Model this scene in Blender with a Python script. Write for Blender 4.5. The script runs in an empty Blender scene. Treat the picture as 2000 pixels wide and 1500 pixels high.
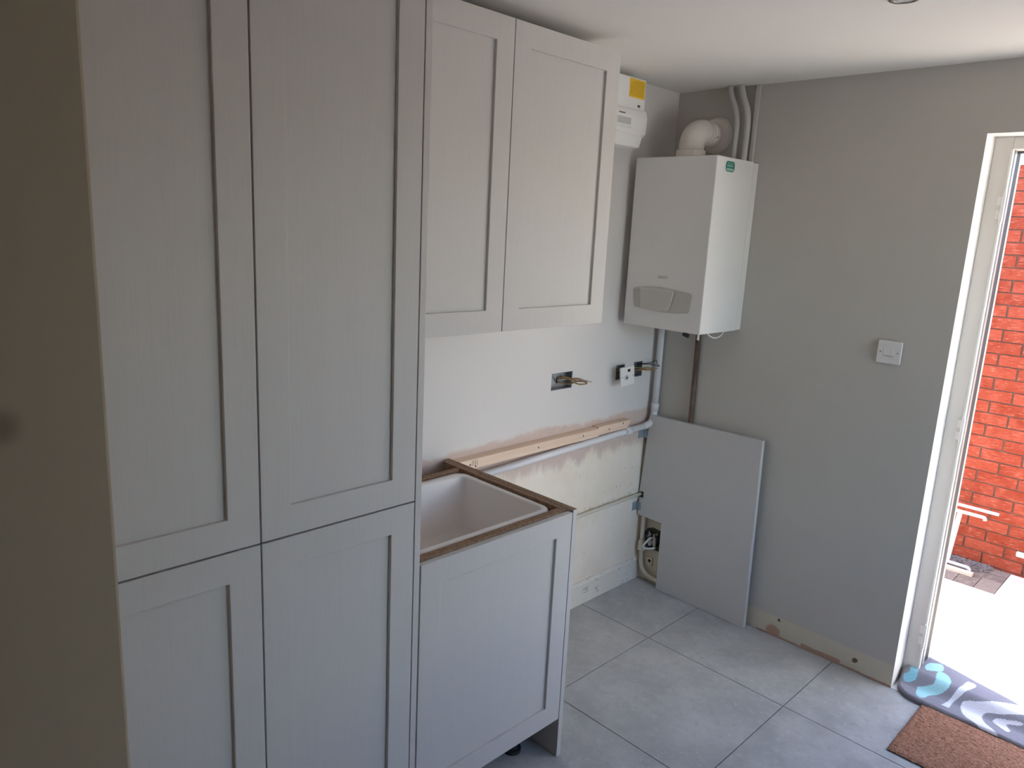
import bpy, bmesh, math, random
from mathutils import Vector, Matrix
random.seed(7)
S = bpy.context.scene
COL = S.collection
PI = math.pi

# ------------------------------------------------------------------ camera
cam_data = bpy.data.cameras.new('camera')
cam = bpy.data.objects.new('camera', cam_data)
COL.objects.link(cam)
YAW, PITCH, ROLL, FPX = 0.7841, -0.2097, 0.0498, 1439.48
fw = Vector((-math.sin(YAW) * math.cos(PITCH), math.cos(YAW) * math.cos(PITCH), math.sin(PITCH)))
rt = Vector((math.cos(YAW), math.sin(YAW), 0))
up = rt.cross(fw)
c_, s_ = math.cos(ROLL), math.sin(ROLL)
r2 = rt * c_ + up * s_
u2 = up * c_ - rt * s_
M = Matrix((r2, u2, -fw)).transposed().to_4x4()
M.translation = Vector((1.9763, -2.9451, 1.7036))
cam.matrix_world = M
cam_data.sensor_width = 36.0
cam_data.lens = 36.0 * FPX / 2000.0
cam_data.clip_start = 0.02
S.camera = cam

# ------------------------------------------------------------------ world, sun, exposure
SUN_DIR = Vector((-0.583, 0.169, 1.0)).normalized()
world = bpy.data.worlds.new('world')
S.world = world
world.use_nodes = True
wn = world.node_tree
wn.nodes.clear()
sky = wn.nodes.new('ShaderNodeTexSky')
sky.sky_type = 'NISHITA'
sky.sun_disc = False
sky.sun_elevation = math.asin(SUN_DIR.z)
sky.sun_rotation = math.atan2(SUN_DIR.x, SUN_DIR.y)
bg = wn.nodes.new('ShaderNodeBackground')
bg.inputs['Strength'].default_value = 0.35
wo = wn.nodes.new('ShaderNodeOutputWorld')
wn.links.new(sky.outputs[0], bg.inputs['Color'])
wn.links.new(bg.outputs[0], wo.inputs['Surface'])
sun_d = bpy.data.lights.new('sun', 'SUN')
sun_d.energy = 5.5
sun_d.angle = math.radians(0.6)
sun_d.color = (1.0, 0.93, 0.82)
sun = bpy.data.objects.new('sun', sun_d)
COL.objects.link(sun)
sun.rotation_euler = SUN_DIR.to_track_quat('Z', 'Y').to_euler()
sun.location = (4, 3, 6)
vs = S.view_settings
vs.view_transform = 'Standard'
vs.look = 'None'
vs.gamma = 1.0
vs.use_curve_mapping = False
vs.exposure = 2.15
cy = S.cycles
cy.max_bounces = 14
cy.diffuse_bounces = 10
cy.glossy_bounces = 4
cy.use_denoising = True
cy.sample_clamp_indirect = 6.0
cy.caustics_reflective = False
cy.caustics_refractive = False


# ------------------------------------------------------------------ materials
class NT:
    def __init__(self, name):
        self.m = bpy.data.materials.new(name)
        self.m.use_nodes = True
        self.t = self.m.node_tree
        self.b = self.t.nodes['Principled BSDF']

    def n(self, typ, **kw):
        nd = self.t.nodes.new(typ)
        for k, v in kw.items():
            setattr(nd, k, v)
        return nd

    def l(self, a, b):
        self.t.links.new(a, b)

    def val(self, x, sock):
        if isinstance(x, (int, float)):
            sock.default_value = x
        elif isinstance(x, (tuple, list)):
            sock.default_value = tuple(x) if len(x) == len(sock.default_value) else tuple(x) + (1,)
        else:
            self.l(x, sock)

    def math(self, op, a, b=0.0, c=None, clamp=False):
        nd = self.n('ShaderNodeMath', operation=op, use_clamp=clamp)
        self.val(a, nd.inputs[0])
        self.val(b, nd.inputs[1])
        if c is not None:
            self.val(c, nd.inputs[2])
        return nd.outputs[0]

    def step(self, x, lo, hi):
        nd = self.n('ShaderNodeMapRange', interpolation_type='SMOOTHSTEP')
        self.val(x, nd.inputs['Value'])
        nd.inputs['From Min'].default_value = lo
        nd.inputs['From Max'].default_value = hi
        return nd.outputs[0]

    def mix(self, f, a, b, mode='MIX'):
        nd = self.n('ShaderNodeMix', data_type='RGBA', blend_type=mode)
        self.val(f, nd.inputs[0])
        self.val(a, nd.inputs[6])
        self.val(b, nd.inputs[7])
        return nd.outputs[2]

    def pos(self):
        return self.n('ShaderNodeNewGeometry').outputs['Position']

    def obj(self):
        return self.n('ShaderNodeTexCoord').outputs['Object']

    def xyz(self, v):
        nd = self.n('ShaderNodeSeparateXYZ')
        self.l(v, nd.inputs[0])
        return nd.outputs

    def noise(self, v, scale, detail=4, rough=0.55, stretch=None):
        if stretch:
            mp = self.n('ShaderNodeMapping')
            mp.inputs['Scale'].default_value = stretch
            self.l(v, mp.inputs[0])
            v = mp.outputs[0]
        nd = self.n('ShaderNodeTexNoise')
        self.l(v, nd.inputs['Vector'])
        nd.inputs['Scale'].default_value = scale
        nd.inputs['Detail'].default_value = detail
        nd.inputs['Roughness'].default_value = rough
        return nd.outputs[0]

    def bump(self, h, strength=0.2, dist=0.002):
        nd = self.n('ShaderNodeBump')
        nd.inputs['Strength'].default_value = strength
        nd.inputs['Distance'].default_value = dist
        self.l(h, nd.inputs['Height'])
        self.l(nd.outputs[0], self.b.inputs['Normal'])

    def set(self, color=None, rough=None, metal=None, spec=None):
        if color is not None:
            self.val(color, self.b.inputs['Base Color'])
        if rough is not None:
            self.val(rough, self.b.inputs['Roughness'])
        if metal is not None:
            self.val(metal, self.b.inputs['Metallic'])
        if spec is not None:
            self.val(spec, self.b.inputs['Specular IOR Level'])
        return self.m


def simple(name, col, rough=0.5, metal=0.0, var=0.06, scale=12, bump=0.0, bscale=60, spec=0.5):
    t = NT(name)
    v = t.obj()
    n = t.noise(v, scale)
    dark = tuple(c * (1 - var) for c in col)
    lite = tuple(min(1, c * (1 + var)) for c in col)
    t.set(t.mix(n, dark, lite), rough, metal, spec)
    if bump:
        t.bump(t.noise(v, bscale), bump)
    return t.m


def cabinet_paint():
    t = NT('painted_wood_grain')
    v = t.pos()
    g = t.noise(v, 1.0, 6, 0.6, (260, 260, 7))
    g2 = t.noise(v, 1.0, 3, 0.5, (60, 60, 2.2))
    h = t.math('ADD', t.math('MULTIPLY', g, 0.7), t.math('MULTIPLY', g2, 0.3))
    fine = t.step(h, 0.40, 0.52)
    t.set(t.mix(fine, (0.552, 0.536, 0.512), (0.564, 0.548, 0.524)), 0.55, 0, 0.35)
    t.bump(fine, 0.10, 0.0005)
    return t.m


def wall_left_mat():
    t = NT('left_wall_paint_and_plaster')
    v = t.pos()
    x, y, z = t.xyz(v)
    big = t.noise(v, 5.0, 5, 0.6)
    mid = t.noise(v, 22.0, 5, 0.65)
    streak = t.noise(v, 9.0, 5, 0.65, (1, 1.6, 0.5))
    zz = t.math('ADD', z, t.math('MULTIPLY', t.math('SUBTRACT', big, 0.5), 0.10))
    zz = t.math('ADD', zz, t.math('MULTIPLY', t.math('SUBTRACT', mid, 0.5), 0.006))
    paint = t.mix(mid, (0.70, 0.675, 0.66), (0.72, 0.695, 0.68))
    plast = t.mix(streak, (0.58, 0.46, 0.40), (0.68, 0.56, 0.50))
    cream = t.mix(t.step(big, 0.3, 0.7), (0.82, 0.725, 0.60), (0.87, 0.795, 0.69))
    cream = t.mix(t.step(streak, 0.60, 0.75), cream, (0.88, 0.84, 0.79))
    chips = t.step(t.noise(v, 45.0, 3, 0.6, (1, 1.6, 0.5)), 0.68, 0.71)
    cream = t.mix(chips, cream, (0.36, 0.30, 0.22))
    grime = t.step(t.noise(v, 30.0, 3, 0.6), 0.45, 0.65)
    # yellowish grime line at the old pipe
    pl = t.math('ABSOLUTE', t.math('SUBTRACT', z, 0.462))
    pl = t.math('SUBTRACT', 1.0, t.step(pl, 0.0, 0.022))
    cream = t.mix(t.math('MULTIPLY', pl, t.math('MULTIPLY', grime, 0.5)), cream, (0.40, 0.33, 0.20))
    lowz = t.math('ADD', z, t.math('MULTIPLY', t.math('SUBTRACT', streak, 0.5), 0.20))
    low = t.mix(t.step(lowz, 0.69, 0.755), cream, plast)
    col = t.mix(t.step(zz, 0.878, 0.900), low, paint)
    t.set(col, 0.75, 0, 0.25)
    t.bump(t.math('ADD', mid, t.math('MULTIPLY', chips, -2.0)), 0.15, 0.002)
    return t.m


def wall_back_mat():
    t = NT('back_wall_paint_with_bare_base')
    v = t.pos()
    x, y, z = t.xyz(v)
    mid = t.noise(v, 20.0, 5, 0.6)
    big = t.noise(v, 6.0, 3, 0.5)
    mid2 = t.noise(v, 40.0, 3, 0.6)
    paint = t.mix(big, (0.525, 0.505, 0.465), (0.55, 0.53, 0.49))
    cream = t.mix(mid, (0.60, 0.54, 0.42), (0.66, 0.61, 0.50))
    pink = (0.47, 0.30, 0.22)
    zz = t.math('ADD', z, t.math('MULTIPLY', t.math('SUBTRACT', mid, 0.5), 0.012))

    def box(x0, x1, z1, w=0.004):
        jx = t.math('ADD', x, t.math('MULTIPLY', t.math('SUBTRACT', mid, 0.5), 0.02))
        a = t.math('MULTIPLY', t.step(jx, x0, x0 + w), t.math('SUBTRACT', 1.0, t.step(jx, x1 - w, x1)))
        return t.math('MULTIPLY', a, t.math('SUBTRACT', 1.0, t.step(zz, z1 - w, z1)))
    p = box(0.862, 1.03, 0.024)
    p = t.math('MAXIMUM', p, box(0.66, 1.235, 0.010))

    def hole(cx, cz, r):
        d = t.n('ShaderNodeVectorMath', operation='DISTANCE')
        cb = t.n('ShaderNodeCombineXYZ')
        t.l(t.math('ADD', x, t.math('MULTIPLY', t.math('SUBTRACT', mid2, 0.5), 0.03)), cb.inputs[0])
        t.l(zz, cb.inputs[2])
        t.l(cb.outputs[0], d.inputs[0])
        d.inputs[1].default_value = (cx, 0, cz)
        return t.math('SUBTRACT', 1.0, t.step(d.outputs['Value'], r * 0.6, r))
    p = t.math('MAXIMUM', p, hole(0.735, 0.018, 0.040))
    low = t.mix(p, cream, pink)
    hl = t.math('MAXIMUM', hole(1.086, 0.048, 0.013), hole(0.757, 0.082, 0.009))
    low = t.mix(hl, low, (0.16, 0.11, 0.075))
    # bare cream plaster also behind the grey board, up to its top
    behind = t.math('MULTIPLY', t.math('SUBTRACT', 1.0, t.step(x, 0.56, 0.58)), 0.50)
    zb = t.math('SUBTRACT', zz, behind)
    col = t.mix(t.step(zb, 0.088, 0.100), low, paint)
    t.set(col, 0.75, 0, 0.25)
    t.bump(mid, 0.08, 0.002)
    return t.m


def stub_mat():
    t = NT('taupe_wall_paint')
    v = t.pos()
    mid = t.noise(v, 14.0, 4, 0.6)
    col = t.mix(mid, (0.46, 0.405, 0.30), (0.48, 0.425, 0.315))
    d = t.n('ShaderNodeVectorMath', operation='DISTANCE')
    t.l(v, d.inputs[0])
    d.inputs[1].default_value = (1.084, -2.801, 1.474)
    st = t.math('SUBTRACT', 1.0, t.step(d.outputs['Value'], 0.005, 0.030))
    col = t.mix(t.math('MULTIPLY', st, 0.5), col, (0.13, 0.09, 0.05))
    t.set(col, 0.8, 0, 0.2)
    return t.m


def tile_mat():
    t = NT('grey_stone_tile')
    v = t.pos()
    oi = t.n('ShaderNodeObjectInfo').outputs['Random']
    a = t.noise(v, 4.5, 6, 0.62)
    b = t.noise(v, 34.0, 5, 0.7)
    fl = t.noise(v, 75.0, 2, 0.5)
    col = t.mix(t.step(a, 0.3, 0.7), (0.36, 0.375, 0.38), (0.50, 0.515, 0.52))
    col = t.mix(t.math('MULTIPLY', t.step(b, 0.54, 0.70), 0.5), col, (0.62, 0.645, 0.66))
    col = t.mix(t.math('MULTIPLY', t.step(b, 0.46, 0.34), 0.55), col, (0.34, 0.34, 0.335))
    col = t.mix(t.step(fl, 0.70, 0.76), col, (0.60, 0.60, 0.60))
    col = t.mix(t.math('MULTIPLY', oi, 0.15), col, (0.53, 0.53, 0.52))
    t.set(col, t.math('ADD', 0.40, t.math('MULTIPLY', b, 0.2)), 0, 0.4)
    t.bump(b, 0.05, 0.001)
    return t.m


def brick_mat():
    t = NT('rustic_red_brick')
    v = t.pos()
    oi = t.n('ShaderNodeObjectInfo').outputs['Random']
    g = t.noise(v, 1.0, 6, 0.7, (22, 22, 120))
    b = t.noise(v, 9.0, 4, 0.6)
    col = t.mix(oi, (0.19, 0.030, 0.015), (0.27, 0.052, 0.028))
    col = t.mix(t.step(b, 0.35, 0.75), col, (0.29, 0.062, 0.036))
    col = t.mix(t.math('MULTIPLY', t.step(g, 0.54, 0.66), 0.7), col, (0.36, 0.14, 0.095))
    col = t.mix(t.math('MULTIPLY', t.step(g, 0.44, 0.32), 0.6), col, (0.10, 0.022, 0.013))
    t.set(col, 0.95, 0, 0.02)
    t.bump(g, 0.5, 0.004)
    return t.m


def mdf_mat():
    t = NT('raw_chipboard')
    v = t.pos()
    a = t.noise(v, 120.0, 3, 0.7)
    b = t.noise(v, 1.0, 4, 0.6, (8, 160, 160))
    col = t.mix(t.step(a, 0.35, 0.65), (0.215, 0.125, 0.075), (0.34, 0.225, 0.15))
    col = t.mix(t.math('MULTIPLY', t.step(b, 0.5, 0.7), 0.3), col, (0.42, 0.30, 0.21))
    t.set(col, 0.85, 0, 0.15)
    t.bump(a, 0.3, 0.001)
    return t.m


def pine_mat():
    t = NT('planed_pine')
    v = t.pos()
    g = t.noise(v, 1.0, 4, 0.6, (60, 2.5, 110))
    k = t.noise(v, 14.0, 2, 0.5)
    col = t.mix(t.step(g, 0.3, 0.7), (0.76, 0.555, 0.415), (0.83, 0.665, 0.535))
    col = t.mix(t.math('MULTIPLY', t.step(k, 0.70, 0.76), 0.6), col, (0.42, 0.24, 0.14))
    t.set(col, 0.65, 0, 0.25)
    return t.m


def mat_pile():
    t = NT('brown_mat_pile')
    v = t.pos()
    n = t.noise(v, 120.0, 3, 0.7)
    m = t.noise(v, 1.0, 3, 0.6, (60, 160, 60))
    col = t.mix(t.step(n, 0.3, 0.7), (0.24, 0.115, 0.070), (0.46, 0.25, 0.17))
    col = t.mix(t.math('MULTIPLY', t.step(m, 0.5, 0.7), 0.5), col, (0.52, 0.31, 0.22))
    t.set(col, 0.95, 0, 0.1)
    t.bump(t.math('ADD', n, m), 0.9, 0.006)
    return t.m


def rug_mat():
    t = NT('printed_bath_mat')
    v = t.pos()
    at = t.n('ShaderNodeAttribute', attribute_name='print')
    n = t.noise(v, 260.0, 2, 0.6)
    t.set(t.mix(t.math('MULTIPLY', n, 0.2), at.outputs['Color'], (0.1, 0.1, 0.12)), 0.95, 0, 0.1)
    t.bump(n, 0.6, 0.003)
    return t.m


def concrete_mat():
    t = NT('pale_concrete')
    v = t.pos()
    a = t.noise(v, 3.0, 6, 0.6)
    b = t.noise(v, 90.0, 3, 0.6)
    t.set(t.mix(a, (0.58, 0.55, 0.50), (0.68, 0.65, 0.60)), 0.9, 0, 0.2)
    t.bump(b, 0.2, 0.003)
    return t.m


def paver_mat():
    t = NT('concrete_block_paver')
    v = t.pos()
    oi = t.n('ShaderNodeObjectInfo').outputs['Random']
    b = t.noise(v, 40.0, 4, 0.7)
    col = t.mix(oi, (0.15, 0.110, 0.085), (0.225, 0.17, 0.14))
    col = t.mix(t.step(b, 0.4, 0.7), col, (0.26, 0.21, 0.17))
    t.set(col, 0.9, 0, 0.2)
    t.bump(b, 0.4, 0.003)
    return t.m


def old_pipe_mat():
    t = NT('tarnished_copper')
    v = t.pos()
    a = t.noise(v, 30.0, 4, 0.6, (1, 1, 0.4))
    col = t.mix(t.step(a, 0.35, 0.65), (0.10, 0.062, 0.050), (0.20, 0.125, 0.10))
    t.set(col, 0.5, 0.25, 0.4)
    return t.m


def skirting_old_mat():
    t = NT('worn_cream_skirting')
    v = t.pos()
    a = t.noise(v, 10.0, 5, 0.65, (1, 1, 2.5))
    b = t.noise(v, 40.0, 4, 0.6, (1, 0.7, 1.6))
    col = t.mix(a, (0.76, 0.71, 0.61), (0.83, 0.79, 0.71))
    col = t.mix(t.step(b, 0.60, 0.68), col, (0.50, 0.47, 0.41))
    t.set(col, 0.6, 0, 0.3)
    t.bump(b, 0.2, 0.003)
    return t.m


def glass_mat():
    t = NT('window_glass')
    tr = t.n('ShaderNodeBsdfTransparent')
    gl = t.n('ShaderNodeBsdfGlossy')
    gl.inputs['Roughness'].default_value = 0.0
    fr = t.n('ShaderNodeFresnel')
    fr.inputs[0].default_value = 1.45
    mx = t.n('ShaderNodeMixShader')
    t.l(fr.outputs[0], mx.inputs[0])
    t.l(tr.outputs[0], mx.inputs[1])
    t.l(gl.outputs[0], mx.inputs[2])
    t.l(mx.outputs[0], t.t.nodes['Material Output'].inputs['Surface'])
    return t.m


MT = {
    'cab': cabinet_paint(), 'wall_left': wall_left_mat(), 'wall_back': wall_back_mat(), 'stub': stub_mat(),
    'tile': tile_mat(), 'brick': brick_mat(), 'mdf': mdf_mat(), 'pine': pine_mat(), 'pile': mat_pile(),
    'rug': rug_mat(), 'concrete': concrete_mat(), 'paver': paver_mat(), 'copper': old_pipe_mat(),
    'skirt_old': skirting_old_mat(),
    'white_paint': simple('white_paint', (0.80, 0.79, 0.77), 0.7, var=0.02),
    'ceiling': simple('ceiling_paint', (0.80, 0.785, 0.75), 0.85, var=0.015, scale=4),
    'wall_plain': simple('room_wall_paint', (0.55, 0.54, 0.51), 0.8, var=0.03, scale=4),
    'glass': glass_mat(),
    'grout': simple('dark_grout', (0.10, 0.105, 0.11), 0.9, var=0.1),
    'mortar': simple('grey_mortar', (0.12, 0.06, 0.042), 0.95, var=0.15, scale=30, bump=0.3, bscale=80),
    'ceramic': simple('white_ceramic', (0.82, 0.775, 0.75), 0.16, var=0.01, spec=0.5),
    'boiler': simple('boiler_white_enamel', (0.75, 0.745, 0.735), 0.32, var=0.01),
    'boiler_trim': simple('boiler_panel_grey', (0.50, 0.485, 0.455), 0.4, var=0.02),
    'boiler_flap': simple('boiler_flap_grey', (0.54, 0.525, 0.495), 0.35, var=0.02),
    'plastic': simple('white_plastic', (0.77, 0.765, 0.75), 0.35, var=0.015),
    'plastic_flue': simple('flue_white_plastic', (0.74, 0.70, 0.665), 0.4, var=0.02),
    'pvc': simple('pvc_frame', (0.73, 0.70, 0.66), 0.35, var=0.015),
    'pvc_white': simple('pvc_white_edge', (0.86, 0.86, 0.84), 0.3, var=0.01),
    'alu': simple('brushed_aluminium', (0.50, 0.53, 0.53), 0.4, metal=0.6, var=0.12, scale=30),
    'rubber': simple('black_rubber', (0.03, 0.03, 0.033), 0.7, var=0.2),
    'pipe_white': simple('painted_pipe', (0.74, 0.74, 0.76), 0.4, var=0.03),
    'pipe_cream': simple('cream_painted_pipe', (0.66, 0.61, 0.50), 0.5, var=0.08, scale=25),
    'wall_pipe': simple('wall_coloured_paint', (0.52, 0.51, 0.485), 0.6, var=0.03),
    'dark': simple('dark_void', (0.018, 0.016, 0.015), 0.9, var=0.2),
    'hole': simple('dusty_hole', (0.075, 0.065, 0.05), 0.95, var=0.3, scale=40),
    'galv': simple('galvanised_steel', (0.33, 0.35, 0.37), 0.45, metal=0.7, var=0.25, scale=30),
    'zinc': simple('zinc_plate', (0.36, 0.43, 0.47), 0.4, metal=0.5, var=0.15, scale=40),
    'steel': simple('screw_steel', (0.25, 0.24, 0.23), 0.4, metal=0.8, var=0.1),
    'screwdark': simple('dark_screw', (0.07, 0.045, 0.03), 0.5, var=0.1),
    'yellow': simple('yellow_label', (0.80, 0.50, 0.02), 0.6, var=0.05),
    'label_white': simple('paper_label', (0.80, 0.80, 0.79), 0.6, var=0.02),
    'label_grey': simple('printed_grey', (0.50, 0.51, 0.51), 0.6, var=0.1, scale=90),
    'ink': simple('dark_ink', (0.10, 0.08, 0.05), 0.7, var=0.1),
    'ink_yellow': simple('label_ink', (0.38, 0.24, 0.03), 0.7, var=0.1),
    'green': simple('green_sticker', (0.02, 0.19, 0.14), 0.5, var=0.1),
    'green_pale': simple('pale_green_print', (0.33, 0.52, 0.45), 0.5, var=0.1),
    'orange_wire': simple('tan_wire', (0.42, 0.23, 0.12), 0.5, var=0.15),
    'yellow_wire': simple('olive_wire', (0.35, 0.27, 0.08), 0.5, var=0.15),
    'black_wire': simple('black_wire', (0.02, 0.02, 0.025), 0.5, var=0.1),
    'grey_wire': simple('grey_cable', (0.46, 0.44, 0.41), 0.5, var=0.1),
    'panel': simple('grey_melamine', (0.57, 0.56, 0.55), 0.5, var=0.015),
    'panel_in': simple('pale_carcass_melamine', (0.42, 0.42, 0.41), 0.5, var=0.02),
    'slab': simple('pale_slab', (0.56, 0.53, 0.50), 0.9, var=0.1, scale=20, bump=0.2),
    'rack': simple('white_coated_metal', (0.50, 0.50, 0.50), 0.35, var=0.02),
    'wood_strip': simple('weathered_batten', (0.50, 0.40, 0.31), 0.8, var=0.15, scale=30),
    'mulch': simple('dark_mulch', (0.15, 0.12, 0.11), 0.95, var=0.5, scale=60),
    'gutter': simple('dark_gutter', (0.05, 0.045, 0.045), 0.5, var=0.1),
    'render': simple('white_render', (0.83, 0.78, 0.70), 0.9, var=0.03, scale=6, bump=0.1),
    'outer': simple('outside_render', (0.60, 0.55, 0.50), 0.9, var=0.08),
}


# ------------------------------------------------------------------ geometry helpers
def bx(bm, x0, x1, y0, y1, z0, z1, mi=0):
    vs_ = [bm.verts.new(p) for p in ((x0, y0, z0), (x1, y0, z0), (x1, y1, z0), (x0, y1, z0),
                                     (x0, y0, z1), (x1, y0, z1), (x1, y1, z1), (x0, y1, z1))]
    for q in ((0, 3, 2, 1), (4, 5, 6, 7), (0, 1, 5, 4), (1, 2, 6, 5), (2, 3, 7, 6), (3, 0, 4, 7)):
        f = bm.faces.new([vs_[i] for i in q])
        f.material_index = mi
    return vs_


def tube(bm, pts, r, seg=14, caps=True, closed=False):
    pts = [Vector(p) for p in pts]
    n = len(pts)
    rr = r if isinstance(r, (list, tuple)) else [r] * n
    rings = []
    ref = None
    for i, p in enumerate(pts):
        if i == 0:
            d = pts[1] - pts[0]
        elif i == n - 1:
            d = pts[-1] - pts[-2]
        else:
            d = (pts[i + 1] - p).normalized() + (p - pts[i - 1]).normalized()
        d.normalize()
        if ref is None:
            ref = Vector((0, 0, 1)) if abs(d.z) < 0.9 else Vector((1, 0, 0))
        a = d.cross(ref)
        if a.length < 1e-4:
            a = d.orthogonal()
        a.normalize()
        b = a.cross(d).normalized()
        ref = b
        k = 1.0
        if 0 < i < n - 1:
            co = (pts[i + 1] - p).normalized().dot((p - pts[i - 1]).normalized())
            k = 1.0 / max(0.6, math.sqrt((1 + co) / 2))
        rings.append([bm.verts.new(p + (a * math.cos(t) + b * math.sin(t)) * rr[i] * (k if i in () else 1)) for t in
                      [2 * PI * j / seg for j in range(seg)]])
    for i in range(n - 1):
        for j in range(seg):
            f = bm.faces.new((rings[i][j], rings[i][(j + 1) % seg], rings[i + 1][(j + 1) % seg], rings[i + 1][j]))
            f.smooth = True
    if caps:
        bm.faces.new(list(reversed(rings[0])))
        bm.faces.new(rings[-1])


def smooth_path(pts, sub=6):
    pts = [Vector(p) for p in pts]
    out = []
    for i in range(len(pts) - 1):
        p0 = pts[max(i - 1, 0)]
        p1, p2 = pts[i], pts[i + 1]
        p3 = pts[min(i + 2, len(pts) - 1)]
        for k in range(sub):
            t = k / sub
            out.append(0.5 * ((2 * p1) + (p2 - p0) * t + (2 * p0 - 5 * p1 + 4 * p2 - p3) * t * t +
                              (3 * p1 - p0 - 3 * p2 + p3) * t ** 3))
    out.append(pts[-1])
    return out


def prism(bm, poly, axis, a, b, mi=0):
    """extrude a 2-D polygon along an axis between a and b"""
    def P(u, v, w):
        return {'x': (w, u, v), 'y': (u, w, v), 'z': (u, v, w)}[axis]
    lo = [bm.verts.new(P(u, v, a)) for u, v in poly]
    hi = [bm.verts.new(P(u, v, b)) for u, v in poly]
    n = len(poly)
    f = [bm.faces.new(lo), bm.faces.new(list(reversed(hi)))]
    for i in range(n):
        f.append(bm.faces.new((lo[i], hi[i], hi[(i + 1) % n], lo[(i + 1) % n])))
    for q in f:
        q.material_index = mi
    return f


def disc(bm, c, axis, r, a, b, seg=24):
    poly = [(c[0] + r * math.cos(2 * PI * i / seg), c[1] + r * math.sin(2 * PI * i / seg)) for i in range(seg)]
    prism(bm, poly, axis, a, b)


def rrect(u0, u1, v0, v1, r, seg=5):
    out = []
    for cx, cy_, a0 in ((u1 - r, v1 - r, 0), (u0 + r, v1 - r, 90), (u0 + r, v0 + r, 180), (u1 - r, v0 + r, 270)):
        for i in range(seg + 1):
            a = math.radians(a0 + 90 * i / seg)
            out.append((cx + r * math.cos(a), cy_ + r * math.sin(a)))
    return out


def obj(name, bm, m, parent=None, bevel=0.0, seg=2, loc=None, auto=False):
    bmesh.ops.recalc_face_normals(bm, faces=bm.faces)
    if loc is not None:
        bmesh.ops.translate(bm, verts=bm.verts, vec=-Vector(loc))
    me = bpy.data.meshes.new(name)
    bm.to_mesh(me)
    bm.free()
    for q in (m if isinstance(m, (list, tuple)) else [m]):
        me.materials.append(q)
    o = bpy.data.objects.new(name, me)
    COL.objects.link(o)
    if loc is not None:
        o.location = loc
    if parent is not None:
        o.parent = parent
        if loc is None:
            o.location = -parent.location
        else:
            o.location = Vector(loc) - parent.location
    if bevel:
        md = o.modifiers.new('bevel', 'BEVEL')
        md.width = bevel
        md.segments = seg
        md.limit_method = 'ANGLE'
        md.angle_limit = math.radians(35)
    return o


def box_obj(name, x0, x1, y0, y1, z0, z1, m, parent=None, bevel=0.0):
    bm = bmesh.new()
    bx(bm, x0, x1, y0, y1, z0, z1)
    return obj(name, bm, m, parent, bevel)


def thing(name, label, cat, loc, group=None):
    o = bpy.data.objects.new(name, None)
    COL.objects.link(o)
    o.location = loc
    o.empty_display_size = 0.05
    tag(o, label, cat, group)
    return o


def tag(o, label, cat, group=None):
    o['label'] = label
    o['category'] = cat
    if group:
        o['group'] = group
    return o


def sub(o, parent):
    """parent o (built in world coordinates) under a part already parented to a thing"""
    o.parent = parent
    off = parent.location.copy()
    p = parent.parent
    while p is not None:
        off += p.location
        p = p.parent
    o.location = -off
    return o


def struct(o):
    o['kind'] = 'structure'
    return o


def stuff(o):
    o['kind'] = 'stuff'
    return o


# wall slab with rectangular holes: plane coordinate w between w0 (room face) and w1
def holed_wall(name, axis, w0, w1, u0, u1, v0, v1, holes, mats, reveal_mi=0):
    us = sorted({u0, u1, *[h[0] for h in holes], *[h[1] for h in holes]})
    vv = sorted({v0, v1, *[h[2] for h in holes], *[h[3] for h in holes]})
    bm = bmesh.new()
    cache = {}

    def V(u, v, w):
        k = (round(u, 5), round(v, 5), round(w, 5))
        if k not in cache:
            cache[k] = bm.verts.new((w, u, v) if axis == 'x' else (u, w, v))
        return cache[k]

    def inside(u, v):
        if u < u0 or u > u1 or v < v0 or v > v1:
            return False
        return not any(h[0] < u < h[1] and h[2] < v < h[3] for h in holes)
    for i in range(len(us) - 1):
        for j in range(len(vv) - 1):
            a, b, c, d = us[i], us[i + 1], vv[j], vv[j + 1]
            mu, mv = (a + b) / 2, (c + d) / 2
            if not inside(mu, mv):
                continue
            for w, mi in ((w0, 0), (w1, len(mats) - 1)):
                f = bm.faces.new((V(a, c, w), V(b, c, w), V(b, d, w), V(a, d, w)))
                f.material_index = mi
            for (p, q, tu, tv) in (((a, c), (a, d), a - 1e-3, mv), ((b, c), (b, d), b + 1e-3, mv),
                                   ((a, c), (b, c), mu, c - 1e-3), ((a, d), (b, d), mu, d + 1e-3)):
                if not inside(tu, tv):
                    f = bm.faces.new((V(*p, w0), V(*q, w0), V(*q, w1), V(*p, w1)))
                    f.material_index = reveal_mi
    return struct(obj(name, bm, mats))


# ================================================================== SETTING
H = 2.3204
XD, XD2, ZD = 1.2314, 2.18, 2.088          # door opening in the back wall
YO = 0.25                                  # outer face of the back wall
XR, YR = 3.0, -4.8                         # right wall, rear wall

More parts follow.
